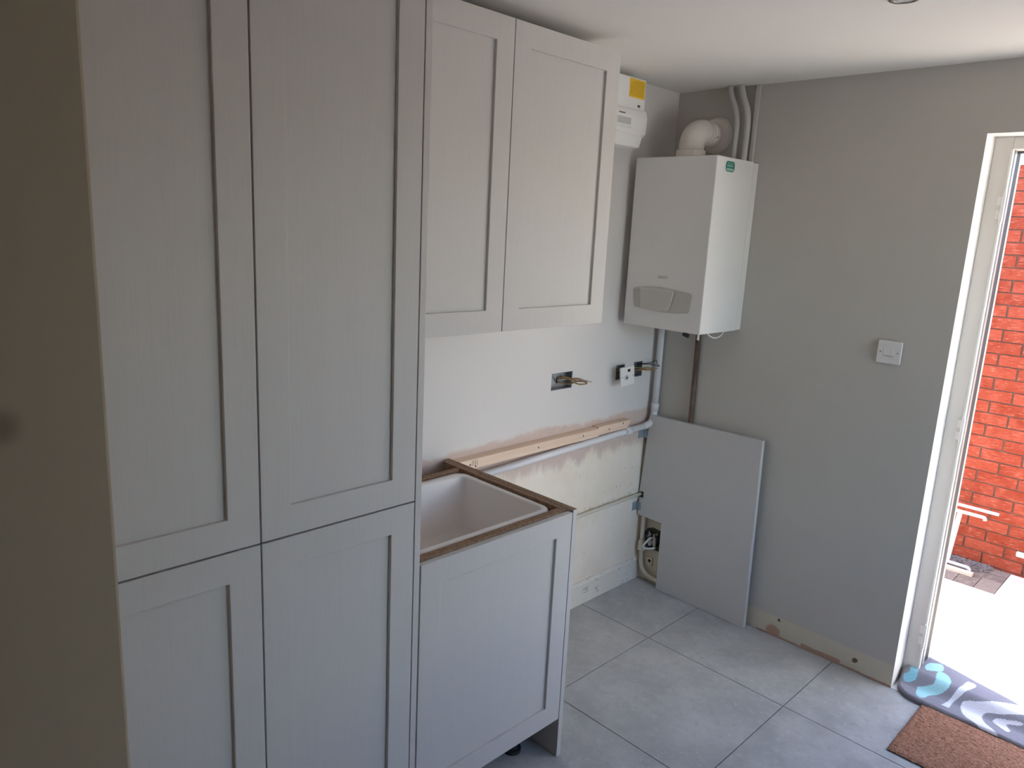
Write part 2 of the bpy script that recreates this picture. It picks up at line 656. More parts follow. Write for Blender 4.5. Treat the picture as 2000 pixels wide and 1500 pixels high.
# floor: bed with single tiles
bm = bmesh.new()
bx(bm, -0.1, XR, YR, 0.0, -0.10, -0.012)
floor = struct(obj('floor', bm, MT['grout']))
J = 0.0019
xs = [-0.22 + 0.61 * k for k in range(0, 7)]
ys = [-0.445 - 0.605 * k for k in range(-1, 9)]
tile_mesh = {}
for i in range(len(xs) - 1):
    for j in range(len(ys) - 1):
        a, b = max(xs[i], 0.0), min(xs[i + 1], XR)
        d, c = min(ys[j], 0.0), max(ys[j + 1], YR)
        if b - a < 0.02 or d - c < 0.02:
            continue
        w, h = round(b - a, 4), round(d - c, 4)
        if (w, h) not in tile_mesh:
            bm = bmesh.new()
            bx(bm, -w / 2 + J, w / 2 - J, -h / 2 + J, h / 2 - J, -0.012, 0.0)
            o = obj('tile', bm, MT['tile'], floor)
            tile_mesh[(w, h)] = o.data
        else:
            o = bpy.data.objects.new('tile', tile_mesh[(w, h)])
            COL.objects.link(o)
            o.parent = floor
        o.location = ((a + b) / 2, (c + d) / 2, 0)

bm = bmesh.new()
bx(bm, -0.1, XR + 0.1, YR - 0.1, YO, H, H + 0.12)
struct(obj('ceiling', bm, MT['ceiling']))

# left wall with holes for the socket back boxes
HB1 = (-0.736, -0.606, 1.052, 1.124)
HB2 = (-0.305, -0.240, 1.050, 1.118)
HB3 = (-0.172, -0.104, 1.050, 1.121)
holed_wall('wall_left', 'x', 0.0, -0.1, YR, 0.0, 0.0, H, [HB1, HB2, HB3], [MT['wall_left'], MT['outer']])
holed_wall('wall_back', 'y', 0.0, YO, -0.1, XR + 0.1, -0.3, H, [(XD, XD2, 0.0, ZD)],
           [MT['wall_back'], MT['white_paint'], MT['outer']], 1)
WH = (-1.40, -0.20, 0.60, 2.10)            # unseen window beside the door, added for light from the right
holed_wall('wall_right', 'x', XR, XR + 0.25, YR, 0.0, -0.3, H, [WH], [MT['wall_plain'], MT['white_paint'], MT['outer']], 1)
win = bpy.data.objects.new('added_window_1', None)
COL.objects.link(win)
struct(win)
for (a, b, c, d) in ((WH[0], WH[0] + .05, WH[2], WH[3]), (WH[1] - .05, WH[1], WH[2], WH[3]),
                     (WH[0] + .05, WH[1] - .05, WH[2], WH[2] + .05), (WH[0] + .05, WH[1] - .05, WH[3] - .05, WH[3]),
                     (-0.90, -0.85, WH[2] + .05, WH[3] - .05)):
    box_obj('window_frame', XR + 0.12, XR + 0.18, a, b, c, d, MT['pvc_white'], win, 0.003)
for a, b in ((WH[0] + .05, -0.90), (-0.85, WH[1] - .05)):
    box_obj('window_pane', XR + 0.148, XR + 0.152, a, b, WH[2] + .05, WH[3] - .05, MT['glass'], win)
holed_wall('wall_rear', 'y', YR, YR - 0.1, -0.1, XR + 0.1, -0.1, H, [], [MT['wall_plain']])
# wall end beside the camera
bm = bmesh.new()
bx(bm, 0.0, 1.084, -2.90, -2.697, 0.0, H)
struct(obj('wall_front', bm, MT['stub'], bevel=0.004))

# old skirting on the left wall
bm = bmesh.new()
prism(bm, [(0.0, 0.0), (0.014, 0.0), (0.014, 0.098), (0.009, 0.113), (0.0, 0.115)], 'y', -1.27, 0.0)
struct(obj('baseboard_left', bm, MT['skirt_old']))

# ------------------------------------------------------------------ door frame (structure)
door = bpy.data.objects.new('door_1', None)
COL.objects.link(door)
struct(door)
Y0, Y1 = 0.107, 0.244
XI = 1.289                                 # inner face of left jamb
ZI = 2.046
bm = bmesh.new()
bx(bm, XD, XI, Y0, 0.175, 0.0, ZD)
obj('frame_jamb', bm, MT['pvc'], door, 0.003)
bm = bmesh.new()
bx(bm, XI, XD2 - 0.058, Y0, 0.175, ZI, ZD)
obj('frame_head', bm, MT['pvc'], door, 0.003)
bm = bmesh.new()
bx(bm, XD2 - 0.058, XD2, Y0, 0.175, 0.0, ZD)
obj('frame_jamb', bm, MT['pvc'], door, 0.003)
# bright corner bead, aluminium strip, rubber seal, white outer edge
box_obj('frame_bead', XI - 0.004, XI + 0.003, Y0 - 0.002, Y0 + 0.012, 0.05, ZI, MT['pvc_white'], door, 0.002)
bm = bmesh.new()
bx(bm, XI - 0.001, XI + 0.002, Y0 + 0.016, 0.168, 0.05, ZI)
bx(bm, XI - 0.001, XI + 0.0045, Y0 + 0.026, Y0 + 0.029, 0.05, ZI)
obj('aluminium_strip', bm, MT['alu'], door)
bm = bmesh.new()
bx(bm, XD + 0.005, XI + 0.0005, 0.175, 0.224, 0.05, ZI + 0.03)
bx(bm, XI, XD2 - 0.058, 0.175, 0.224, ZI - 0.003, ZD - 0.01)
obj('rubber_seal', bm, MT['rubber'], door)
box_obj('frame_outer_edge', XD + 0.005, XI + 0.001, 0.224, Y1, 0.05, ZI + 0.03, MT['pvc_white'], door)
box_obj('door_sill', XD + 0.002, XD2, Y0 + 0.002, YO + 0.04, -0.02, 0.045, MT['pvc'], door, 0.004)
# hinge on the jamb
for z0 in (0.16, 1.0, 1.80):
    bm = bmesh.new()
    tube(bm, [(XI + 0.002, Y0 - 0.004, z0), (XI + 0.002, Y0 - 0.004, z0 + 0.10)], 0.006, 10)
    bx(bm, XI - 0.018, XI, Y0 - 0.003, Y0 + 0.001, z0 + 0.012, z0 + 0.042)
    bx(bm, XI - 0.018, XI, Y0 - 0.003, Y0 + 0.001, z0 + 0.058, z0 + 0.088)
    obj('hinge', bm, MT['pvc_white'], door, 0.001)

# ceiling spotlight just at the top edge of the picture
CL = (1.203, -0.830)
dl = thing('ceiling_spotlight', 'small round recessed spotlight in the white ceiling at the top edge', 'spotlight',
           (CL[0], CL[1], H))
bm = bmesh.new()
for r, z in ():
    pass
seg = 32
ring = []
for r, z in ((0.026, H - 0.001), (0.028, H - 0.004), (0.036, H - 0.005), (0.040, H - 0.0)):
    ring.append([bm.verts.new((CL[0] + r * math.cos(2 * PI * i / seg), CL[1] + r * math.sin(2 * PI * i / seg), z)) for i in range(seg)])
for k in range(3):
    for i in range(seg):
        bm.faces.new((ring[k][i], ring[k][(i + 1) % seg], ring[k + 1][(i + 1) % seg], ring[k + 1][i])).smooth = True
obj('trim_ring', bm, MT['steel'], dl)
bm = bmesh.new()
disc(bm, CL, 'z', 0.027, H - 0.003, H - 0.001)
obj('lamp_face', bm, MT['label_grey'], dl)

# ================================================================== OUTSIDE
GZ = -0.275
bm = bmesh.new()
bx(bm, -6, 10, YO, 1.953, GZ - 0.12, GZ)
bx(bm, XR + 0.25, 10, -7, YO, GZ - 0.12, GZ)
patio = struct(obj('patio', bm, MT['concrete']))
bm = bmesh.new()
bx(bm, -6, 8, 1.953, 2.50, GZ - 0.12, GZ - 0.012)
strip = struct(obj('paving_strip', bm, MT['mortar']))
# block pavers by the wall, pale slabs to the right of them
pm = {}


def paver(x0, x1, y0, y1, m, key):
    w, h = x1 - x0, y1 - y0
    k = (round(w, 3), round(h, 3), key)
    if k not in pm:
        b = bmesh.new()
        bx(b, -w / 2 + .002, w / 2 - .002, -h / 2 + .002, h / 2 - .002, -0.013, 0.0)
        o = obj('paver', b, m, strip)
        pm[k] = o.data
    else:
        o = bpy.data.objects.new('paver', pm[k])
        COL.objects.link(o)
        o.parent = strip
    o.location = ((x0 + x1) / 2, (y0 + y1) / 2, GZ + random.uniform(-0.001, 0.001))


for k in range(6):
    x1 = 1.188 - 0.11 * k
    paver(x1 - 0.11, x1, 1.956, 2.165, MT['paver'], 'p')
for k in range(4):
    x1 = 1.188 - 0.20 * k
    for a, b in ((2.165, 2.265), (2.265, 2.365)):
        paver(x1 - 0.2, x1, a, b, MT['paver'], 'p')
for k in range(4):
    x0 = 1.188 + 0.45 * k
    paver(x0, x0 + 0.45, 1.956, 2.365, MT['slab'], 's')
# loose mulch along the wall foot
bm = bmesh.new()
for k in range(420):
    x = random.uniform(0.62, 1.09)
    y = 2.368 - min(0.14, abs(random.gauss(0, 0.06)))
    s = random.uniform(0.004, 0.011)
    v = bx(bm, x - s * 1.6, x + s * 1.6, y - s, y + s, GZ, GZ + s)
    rot = Matrix.Rotation(random.uniform(0, PI), 3, 'Z') @ Matrix.Rotation(random.uniform(-.5, .5), 3, 'X')
    bmesh.ops.rotate(bm, verts=v, cent=(x, y, GZ + s / 2), matrix=rot)
mul = stuff(obj('mulch', bm, MT['mulch']))
tag(mul, 'dark loose mulch lying at the foot of the red brick wall', 'mulch')

# brick wall
BY = 2.37
bw = thing('brick_wall', 'red brick wall across the passage outside the open door', 'wall', (1.0, BY, GZ))
BJ0 = 0.334 - 0.075 * 9
NC = 34
topz = BJ0 + 0.075 * NC
box_obj('mortar_bed', -3.0, 5.0, BY + 0.006, BY + 0.11, BJ0, topz - 0.005, MT['mortar'], bw)
bmm = bmesh.new()
hw, hh = 0.1075 - 0.0005, 0.0325 + 0.001
v = bx(bmm, -hw, hw, 0, 0.09, -hh, hh)
brick_first = obj('brick', bmm, MT['brick'], bw)
brick_me = brick_first.data
brick_first.modifiers.clear()
rest = bmesh.new()
first = True
count = 0
for c in range(NC):
    zc = BJ0 + 0.075 * c + 0.0375
    off = 0.905 if (c % 2 == 0) else 0.905 + 0.1125
    for k in range(-18, 19):
        xc = off + 0.225 * k + 0.1125
        if xc < -2.9 or xc > 4.9:
            continue
        dy = random.uniform(-0.0015, 0.0015)
        if 0.35 < xc < 1.95:
            if first:
                o = brick_first
                first = False
            else:
                o = bpy.data.objects.new('brick', brick_me)
                COL.objects.link(o)
                o.parent = bw
            o.location = Vector((xc, BY + dy, zc)) - bw.location
            o.rotation_euler = (0, random.uniform(-.004, .004), random.uniform(-.003, .003))
            count += 1
        else:
            bx(rest, xc - hw, xc + hw, BY + dy, BY + 0.09, zc - hh, zc + hh)
stuff(obj('brickwork', rest, MT['brick'], bw))
# coping along the top of the wall
fz = topz
box_obj('coping', -3.0, 5.0, BY - 0.004, BY + 0.13, fz, fz + 0.035, MT['pvc_white'], bw, 0.003)

# pale rendered wall added out of view to bounce sunlight through the door
ew = box_obj('added_bounce_wall', 3.65, 3.85, YO + 0.03, BY - 0.02, GZ, 3.0, MT['render'])
tag(ew, 'pale rendered wall added unseen outside to the right, bouncing sunlight into the doorway', 'wall')

# white rack leaning outside
rk = thing('clothes_rack', 'white rack with two top rails and slanted leg outside by brick wall', 'rack', (0.8, 2.2, GZ))
bm = bmesh.new()
bx(bm, 0.50, 1.094, 2.20, 2.216, 0.120, 0.138)
obj('rail', bm, MT['rack'], rk, 0.004)
bm = bmesh.new()
tube(bm, smooth_path([(0.50, 2.18, 0.096), (0.95, 2.18, 0.096), (1.018, 2.18, 0.096), (1.030, 2.18, 0.090), (1.032, 2.18, 0.078)], 4), 0.0105, 10)
obj('rail', bm, MT['rack'], rk)
bm = bmesh.new()
v = bx(bm, 0.866, 0.893, 2.190, 2.206, -0.245, 0.088)
for q in v[4:]:
    q.co.x += 0.012
for q in v[:4]:
    q.co.x -= 0.012
obj('leg', bm, MT['rack'], rk, 0.003)
bm = bmesh.new()
v = bx(bm, 0.53, 0.557, 2.190, 2.206, -0.245, 0.088)
obj('leg', bm, MT['rack'], rk, 0.003)
bm = bmesh.new()
tube(bm, smooth_path([(0.50, 2.19, -0.255), (0.90, 2.19, -0.255), (0.98, 2.19, -0.255), (0.995, 2.19, -0.262), (0.998, 2.19, -0.272)], 4), 0.012, 10)
obj('foot_rail', bm, MT['rack'], rk)
wb = box_obj('wooden_batten', 0.45, 1.035, 2.10, 2.14, GZ, GZ + 0.022, MT['wood_strip'], None, 0.002)
tag(wb, 'weathered wooden batten lying on the pavers beside the white rack', 'batten')
# second white rail at the right edge
bm = bmesh.new()
tube(bm, [(1.219, 2.20, -0.078), (1.222, 2.20, -0.078), (1.75, 2.20, -0.085)], [0.012, 0.017, 0.017], 12)
bx(bm, 1.60, 1.63, 2.19, 2.21, GZ, -0.075)
bx(bm, 1.30, 1.32, 2.215, 2.225, GZ, -0.07)
rl = obj('white_rail', bm, MT['rack'])
tag(rl, 'low white rail with rounded end outside at the right edge', 'rail')

# ================================================================== CABINETS
RS = 0.067                                  # stile / rail width


def shaker_door(name, parent, xf, y0, y1, z0, z1, th=0.020, dep=0.009):
    """door leaf in the plane x = xf (front), with a recessed centre panel"""
    bm = bmesh.new()
    a0, a1, b0, b1 = y0 + RS, y1 - RS, z0 + RS, z1 - RS
    O = [(y0, z0), (y1, z0), (y1, z1), (y0, z1)]
    I = [(a0, b0), (a1, b0), (a1, b1), (a0, b1)]
    vo = [[bm.verts.new((x, u, w)) for u, w in O] for x in (xf, xf - th)]
    vi = [[bm.verts.new((x, u, w)) for u, w in I] for x in (xf, xf - th)]
    for k in range(4):
        n = (k + 1) % 4
        for side in (0, 1):
            bm.faces.new((vo[side][k], vo[side][n], vi[side][n], vi[side][k]))
        bm.faces.new((vo[0][k], vo[1][k], vo[1][n], vo[0][n]))
        bm.faces.new((vi[0][k], vi[0][n], vi[1][n], vi[1][k]))
    d = obj(name, bm, MT['cab'], parent, 0.0012, 2)
    bm = bmesh.new()
    bx(bm, xf - th + 0.002, xf - dep, a0 - 0.004, a1 + 0.004, b0 - 0.004, b1 + 0.004)
    p = obj('recessed_panel', bm, MT['cab'])
    sub(p, d)
    return d


# tall unit
DF = 0.62
tall = thing('tall_cabinet', 'tall light grey larder cabinet with four shaker doors beside the dark wall end', 'cabinet', (0.3, -2.29, 0))
Y_L0, Y_L1, Y_R0, Y_R1 = -2.692, -2.2975, -2.294, -1.9015
bm = bmesh.new()
bx(bm, 0.02, 0.598, -2.694, -2.676, 0.14, 2.27)
bx(bm, 0.02, 0.598, -1.9195, -1.9015, 0.14, 2.27)
bx(bm, 0.02, 0.598, -2.676, -1.9195, 0.14, 0.158)
bx(bm, 0.02, 0.598, -2.676, -1.9195, 2.252, 2.27)
bx(bm, 0.02, 0.03, -2.676, -1.9195, 0.158, 2.252)
bx(bm, 0.03, 0.59, -2.676, -1.9195, 1.03, 1.048)
obj('carcass', bm, MT['panel_in'], tall)
for y0, y1 in ((Y_L0, Y_L1), (Y_R0, Y_R1)):
    shaker_door('door', tall, DF, y0, y1, 1.0395, 2.272)
    shaker_door('door', tall, DF, y0, y1, 0.144, 1.0355)
box_obj('end_panel', 0.02, DF, -1.8985, -1.8805, 0.0, 2.30, MT['cab'], tall, 0.001)
box_obj('plinth', 0.55, 0.566, -2.694, -1.90, 0.0, 0.14, MT['cab'], tall)

# sink base unit
base = thing('sink_cabinet', 'light grey shaker sink base cabinet with raw chipboard top edges', 'cabinet', (0.3, -1.57, 0))
shaker_door('door', base, DF, -1.876, -1.2945, 0.1434, 0.8584)
bm = bmesh.new()
prism(bm, [(0.001, 0.12), (0.06, 0.0), (DF, 0.0), (DF, 0.8655), (0.001, 0.8655)], 'y', -1.2915, -1.2735)
bm.faces.ensure_lookup_table()
ep = obj('end_panel', bm, [MT['cab'], MT['mdf']], base)
for f in ep.data.polygons:
    if f.normal.z > 0.9 and f.center.z > 0.5:
        f.material_index = 1
bm = bmesh.new()
bx(bm, 0.02, 0.595, -1.3125, -1.2925, 0.15, 0.865)
bx(bm, 0.02, 0.595, -1.8785, -1.8605, 0.15, 0.865)
bx(bm, 0.02, 0.595, -1.8605, -1.3125, 0.15, 0.168)
obj('carcass', bm, MT['mdf'], base)
box_obj('front_rail', 0.5735, 0.5975, -1.8605, -1.3125, 0.76, 0.8635, MT['mdf'], base)
box_obj('back_rail', 0.092, 0.113, -1.8605, -1.3125, 0.72, 0.8625, MT['mdf'], base)
for x, y in ((0.50, -1.38), (0.50, -1.80), (0.10, -1.38), (0.10, -1.80)):
    bm = bmesh.new()
    disc(bm, (x, y), 'z', 0.03, 0.0, 0.012, 16)
    disc(bm, (x, y), 'z', 0.019, 0.012, 0.135, 16)
    disc(bm, (x, y), 'z', 0.034, 0.135, 0.15, 16)
    obj('leg', bm, MT['rubber'], base)

# sink
sink = thing('ceramic_sink', 'white ceramic butler sink set in chipboard frame of the base cabinet', 'sink', (0.32, -1.585, 0.64))
SX0, SX1, SY0, SY1, SZ = 0.126, 0.5655, -1.858, -1.3215, 0.8600


def loop(bm, x0, x1, y0, y1, r, z, seg=8):
    return [bm.verts.new((u, v_, z)) for u, v_ in rrect(x0, x1, y0, y1, r, seg)]


bm = bmesh.new()
LP = [loop(bm, SX0 + .012, SX1 - .012, SY0 + .012, SY1 - .012, 0.035, SZ - 0.235),
      loop(bm, SX0, SX1, SY0, SY1, 0.040, SZ - 0.010),
      loop(bm, SX0 + .001, SX1 - .001, SY0 + .001, SY1 - .001, 0.040, SZ - 0.003),
      loop(bm, SX0 + .004, SX1 - .004, SY0 + .004, SY1 - .004, 0.038, SZ),
      loop(bm, SX0 + .034, SX1 - .021, SY0 + .026, SY1 - .018, 0.022, SZ),
      loop(bm, SX0 + .038, SX1 - .025, SY0 + .030, SY1 - .022, 0.020, SZ - 0.004),
      loop(bm, SX0 + .046, SX1 - .033, SY0 + .036, SY1 - .029, 0.028, SZ - 0.180),
      loop(bm, SX0 + .056, SX1 - .043, SY0 + .046, SY1 - .039, 0.030, SZ - 0.202),
      loop(bm, SX0 + .085, SX1 - .072, SY0 + .075, SY1 - .068, 0.030, SZ - 0.212)]
for a, b in zip(LP[:-1], LP[1:]):
    for i in range(len(a)):
        f = bm.faces.new((a[i], a[(i + 1) % len(a)], b[(i + 1) % len(a)], b[i]))
        f.smooth = True
bm.faces.new(LP[-1])
bm.faces.new(list(reversed(LP[0])))
obj('bowl', bm, MT['ceramic'], sink)
bm = bmesh.new()
disc(bm, (0.32, -1.585), 'z', 0.045, SZ - 0.2125, SZ - 0.2085, 28)
disc(bm, (0.32, -1.585), 'z', 0.022, SZ - 0.2085, SZ - 0.2065, 20)
obj('waste', bm, MT['steel'], sink)

# wall cabinet
wc = thing('wall_cabinet', 'light grey wall cabinet with two shaker doors above the sink', 'cabinet', (0.18, -1.39, 1.39))
WF = 0.376
WZ0, WZ1 = 1.391, 2.274
bm = bmesh.new()
bx(bm, 0.0, WF - 0.022, -1.878, -1.860, WZ0, WZ1)
bx(bm, 0.0, WF - 0.022, -0.931, -0.913, WZ0, WZ1)
bx(bm, 0.0, WF - 0.022, -1.860, -0.931, WZ0, WZ0 + 0.018)
bx(bm, 0.0, WF - 0.022, -1.860, -0.931, WZ1 - 0.018, WZ1)
bx(bm, 0.0, 0.01, -1.860, -0.931, WZ0 + 0.018, WZ1 - 0.018)
obj('carcass', bm, MT['cab'], wc, 0.001)
shaker_door('door', wc, WF, -1.877, -1.3975, WZ0, WZ1)
shaker_door('door', wc, WF, -1.3945, -0.9135, WZ0, WZ1)

# ================================================================== FUSE BOX above boiler on left wall
cu = thing('fuse_box', 'white fuse box with yellow label high on left wall beside the wall cabinet', 'fuse box', (0, -0.53, 2.04))
bm = bmesh.new()
bx(bm, 0.0, 0.112, -0.655, -0.402, 2.165, 2.297)
obj('upper_cover', bm, MT['plastic'], cu, 0.006, 3)
bm = bmesh.new()
prism(bm, [(0.0, 2.078), (0.105, 2.078), (0.122, 2.092), (0.124, 2.150), (0.116, 2.178), (0.106, 2.186), (0.0, 2.186)], 'y', -0.66, -0.392)
obj('lower_cover', bm, MT['plastic'], cu, 0.008, 3)
bm = bmesh.new()
prism(bm, [(0.0, 2.040), (0.104, 2.040), (0.116, 2.084), (0.0, 2.084)], 'y', -0.655, -0.408)
obj('terminal_skirt', bm, MT['plastic'], cu, 0.004, 3)
box_obj('yellow_label', 0.112, 0.1128, -0.512, -0.412, 2.222, 2.290, MT['yellow'], cu)
bm = bmesh.new()
for k in range(9):
    z = 2.281 - k * 0.0062
    y0 = -0.505 if k else -0.49
    yy = y0
    while yy < -0.42:
        w = random.uniform(0.006, 0.016)
        bx(bm, 0.1128, 0.1131, yy, min(yy + w, -0.419), z - 0.0011, z + 0.0011)
        yy += w + 0.004
obj('label_print', bm, MT['ink_yellow'], cu)
box_obj('test_button', 0.112, 0.1145, -0.452, -0.438, 2.190, 2.198, MT['ink'], cu)
box_obj('white_label', 0.1236, 0.1246, -0.592, -0.498, 2.100, 2.147, MT['label_white'], cu)
bm = bmesh.new()
bx(bm, 0.1246, 0.1249, -0.588, -0.502, 2.116, 2.143)
for k in range(3):
    yy = -0.586
    while yy < -0.51:
        w = random.uniform(0.006, 0.018)
        bx(bm, 0.1246, 0.1249, yy, yy + w, 2.110 - k * 0.0035, 2.1115 - k * 0.0035)
        yy += w + 0.004
obj('label_print', bm, MT['label_grey'], cu)
box_obj('maker_mark', 0.1222, 0.1232, -0.578, -0.540, 2.1545, 2.1585, MT['ink'], cu)

# ================================================================== BOILER
boil = thing('gas_boiler', 'white wall hung gas boiler in the corner with grey control flap', 'boiler', (0.23, -0.16, 1.31))
BX0, BX1, BYF, BZ0, BZ1 = 0.038, 0.4195, -0.3315, 1.3150, 2.0120
bm = bmesh.new()
bx(bm, BX0, BX1, BYF, -0.0440, BZ0, BZ1)
obj('case', bm, MT['boiler'], boil, 0.004, 3)
bm = bmesh.new()
bx(bm, BX0 + 0.004, BX1 - 0.001, -0.0415, -0.001, BZ0 + 0.002, BZ1 - 0.004)
obj('back_frame', bm, MT['boiler'], boil, 0.002)
box_obj('seam', BX0 + 0.006, BX1 - 0.004, -0.0440, -0.0420, BZ0 + 0.004, BZ1 - 0.006, MT['dark'], boil)
# front control surround (rounded lens shape) and flap
out = []
top_ = [(0.078, 1.468), (0.082, 1.476), (0.14, 1.4865), (0.208, 1.4885), (0.29, 1.483), (0.366, 1.474), (0.371, 1.466)]
bot_ = [(0.362, 1.402), (0.357, 1.396), (0.30, 1.388), (0.24, 1.386), (0.167, 1.389), (0.092, 1.397), (0.087, 1.402)]
bm = bmesh.new()
prism(bm, top_ + bot_, 'y', BYF - 0.0045, BYF + 0.002)
surround = obj('control_panel', bm, MT['boiler_trim'], boil, 0.003, 2)
bm = bmesh.new()
prism(bm, [(0.118, 1.4805), (0.20, 1.4855), (0.282, 1.4805), (0.288, 1.474), (0.270, 1.396), (0.262, 1.3915), (0.19, 1.390), (0.130, 1.394)], 'y', BYF - 0.0135, BYF - 0.0045)
obj('control_flap', bm, MT['boiler_flap'], boil, 0.003, 3)
# raised maker lettering
cu_t = bpy.data.curves.new('lettering', 'FONT')
cu_t.body = 'BAXI'
cu_t.size = 0.0185
cu_t.extrude = 0.0012
cu_t.align_x = 'CENTER'
to = bpy.data.objects.new('lettering', cu_t)
COL.objects.link(to)
dg = bpy.context.evaluated_depsgraph_get()
me = bpy.data.meshes.new_from_object(to.evaluated_get(dg))
bpy.data.objects.remove(to)
lt = bpy.data.objects.new('lettering', me)
COL.objects.link(lt)
me.materials.clear()
me.materials.append(MT['boiler_trim'])
lt.parent = boil
lt.rotation_euler = (PI / 2, 0, 0)
lt.scale = (1.15, 1, 1)
lt.location = Vector((0.222, BYF - 0.001, 1.5245)) - boil.location
# green sticker on the right side
bm = bmesh.new()
bx(bm, BX1, BX1 + 0.0006, -0.276, -0.186, 1.950, 2.000)
obj('sticker', bm, MT['boiler'], boil)
bm = bmesh.new()
prism(bm, rrect(-0.266, -0.198, 1.957, 1.997, 0.014, 6), 'x', BX1 + 0.0006, BX1 + 0.0011)
obj('sticker_emblem', bm, MT['green'], boil)
bm = bmesh.new()
bx(bm, BX1 + 0.0011, BX1 + 0.0014, -0.259, -0.205, 1.961, 1.970)
for k, y in enumerate((-0.255, -0.243, -0.231, -0.219)):
    bx(bm, BX1 + 0.0011, BX1 + 0.0014, y, y + 0.007, 1.976, 1.984)
    bx(bm, BX1 + 0.0011, BX1 + 0.0014, y + 0.002, y + 0.009, 1.988, 1.991)
obj('sticker_print', bm, MT['green_pale'], boil)
# valves, stubs, wire loop under the case
bm = bmesh.new()
tube(bm, [(0.245, -0.15, BZ0 + 0.005), (0.245, -0.15, 1.285)], 0.008, 12)
tube(bm, [(0.232, -0.15, 1.283), (0.258, -0.15, 1.276)], 0.009, 10)
obj('valve', bm, MT['rubber'], boil)
bm = bmesh.new()
tube(bm, [(0.225, -0.014, BZ0 + 0.005), (0.225, -0.014, 1.275)], 0.0135, 12)
tube(bm, [(0.225, -0.014, 1.296), (0.225, -0.014, 1.284)], 0.0165, 6)
obj('valve', bm, MT['rubber'], boil)
bm = bmesh.new()
tube(bm, [(0.105, -0.2, BZ0 + 0.005), (0.105, -0.2, 1.300)], 0.016, 14)
obj('outlet_stub', bm, MT['plastic'], boil)
bm = bmesh.new()
tube(bm, smooth_path([(0.41, -0.26, BZ0 + 0.004), (0.413, -0.235, 1.302), (0.413, -0.192, 1.293), (0.413, -0.15, 1.30), (0.41, -0.12, BZ0 + 0.004)], 6), 0.0025, 8)
obj('wire_loop', bm, MT['plastic'], boil)
box_obj('label_tab', 0.405, 0.4135, -0.324, -0.320, 1.292, BZ0 + 0.003, MT['plastic'], boil)

# flue: collar, elbow, wall rosette
fl = thing('boiler_flue', 'white flue elbow on top of boiler running into back wall', 'flue', (0.2, -0.17, BZ1))
FX = 0.196
bm = bmesh.new()
disc(bm, (FX, -0.17), 'z', 0.066, BZ1, BZ1 + 0.014, 32)
disc(bm, (FX, -0.17), 'z', 0.060, BZ1 + 0.014, BZ1 + 0.040, 32)
obj('collar', bm, MT['plastic_flue'], fl, 0.003)
R = 0.052
pts = [(FX, -0.17, BZ1 + 0.030)]
for k in range(11):
    a = math.radians(9 * k)
    pts.append((FX, -0.17 + 0.062 * (1 - math.cos(a)), BZ1 + 0.056 + 0.062 * math.sin(a)))
pts.append((FX, -0.09, BZ1 + 0.118))
bm = bmesh.new()
tube(bm, pts, R, 32)
obj('elbow', bm, MT['plastic_flue'], fl)
bm = bmesh.new()
tube(bm, [(FX, -0.092, BZ1 + 0.118), (FX, -0.004, BZ1 + 0.118)], 0.049, 32)
tube(bm, [(FX, -0.094, BZ1 + 0.118), (FX, -0.078, BZ1 + 0.118)], 0.0545, 32)
obj('duct', bm, MT['plastic_flue'], fl)
bm = bmesh.new()
tube(bm, [(FX + 0.012, -0.016, BZ1 + 0.118), (FX + 0.012, -0.004, BZ1 + 0.118), (FX + 0.012, -0.0005, BZ1 + 0.118)], [0.066, 0.076, 0.078], 40)
obj('wall_rosette', bm, MT['plastic_flue'], fl)
for dx, dz in ((0.045, -0.018), (0.057, -0.016)):
    bm = bmesh.new()
    tube(bm, [(FX + dx, -0.062, BZ1 + 0.118 + dz), (FX + dx - 0.002, -0.066, BZ1 + 0.118 + dz)], 0.003, 8)
    obj('screw', bm, MT['steel'], fl)

# pipes from boiler to ceiling
for xs_, zs_, lab in (
        ((0.270, 0.272, 0.284, 0.306, 0.316, 0.318, 0.316), (H, 2.300, 2.268, 2.222, 2.180, 2.132, 2.009),
         'white painted pipe bending to the ceiling, nearer the flue'),
        ((0.320, 0.322, 0.334, 0.355, 0.363, 0.364, 0.362), (H, 2.305, 2.270, 2.222, 2.180, 2.132, 2.009),
         'white painted pipe bending to the ceiling, between bent pipe and straight trunking')):
    bm = bmesh.new()
    tube(bm, smooth_path([(x, -0.032, z) for x, z in zip(xs_, zs_)], 5), 0.0125, 14)
    p = obj('ceiling_pipe', bm, MT['wall_pipe'])
    tag(p, lab, 'pipe', 'pipes from boiler to ceiling')
bm = bmesh.new()
bx(bm, 0.375, 0.393, -0.014, 0.0, 2.008, H)
tr = obj('trunking', bm, MT['wall_pipe'], None, 0.002)
tag(tr, 'straight painted cable trunking on back wall above boiler', 'trunking')

# ================================================================== PIPES low
cp = thing('corner_pipe', 'white pipe dropping from boiler in the corner and running along left wall', 'pipe', (0.03, -0.02, 0.8))
PX, PR = 0.024, 0.0155
bm = bmesh.new()
tube(bm, [(0.036, -0.024, BZ0 + 0.006), (0.036, -0.024, 0.90)], PR, 16)
obj('riser', bm, MT['pipe_white'], cp)
bm = bmesh.new()
tube(bm, [(0.036, -0.024, 0.915), (0.036, -0.024, 0.878)], 0.019, 16)
obj('coupling', bm, MT['pipe_white'], cp)
bm = bmesh.new()
tube(bm, smooth_path([(0.036, -0.024, 0.885), (0.035, -0.026, 0.855), (0.033, -0.040, 0.823), (0.031, -0.075, 0.811), (0.031, -0.10, 0.809)], 5), 0.0165, 16)
obj('pipe_elbow', bm, MT['pipe_white'], cp)
bm = bmesh.new()
tube(bm, [(0.031, -0.20, 0.807), (0.031, -0.245, 0.806)], 0.0185, 16)
obj('coupling', bm, MT['pipe_white'], cp)
bm = bmesh.new()
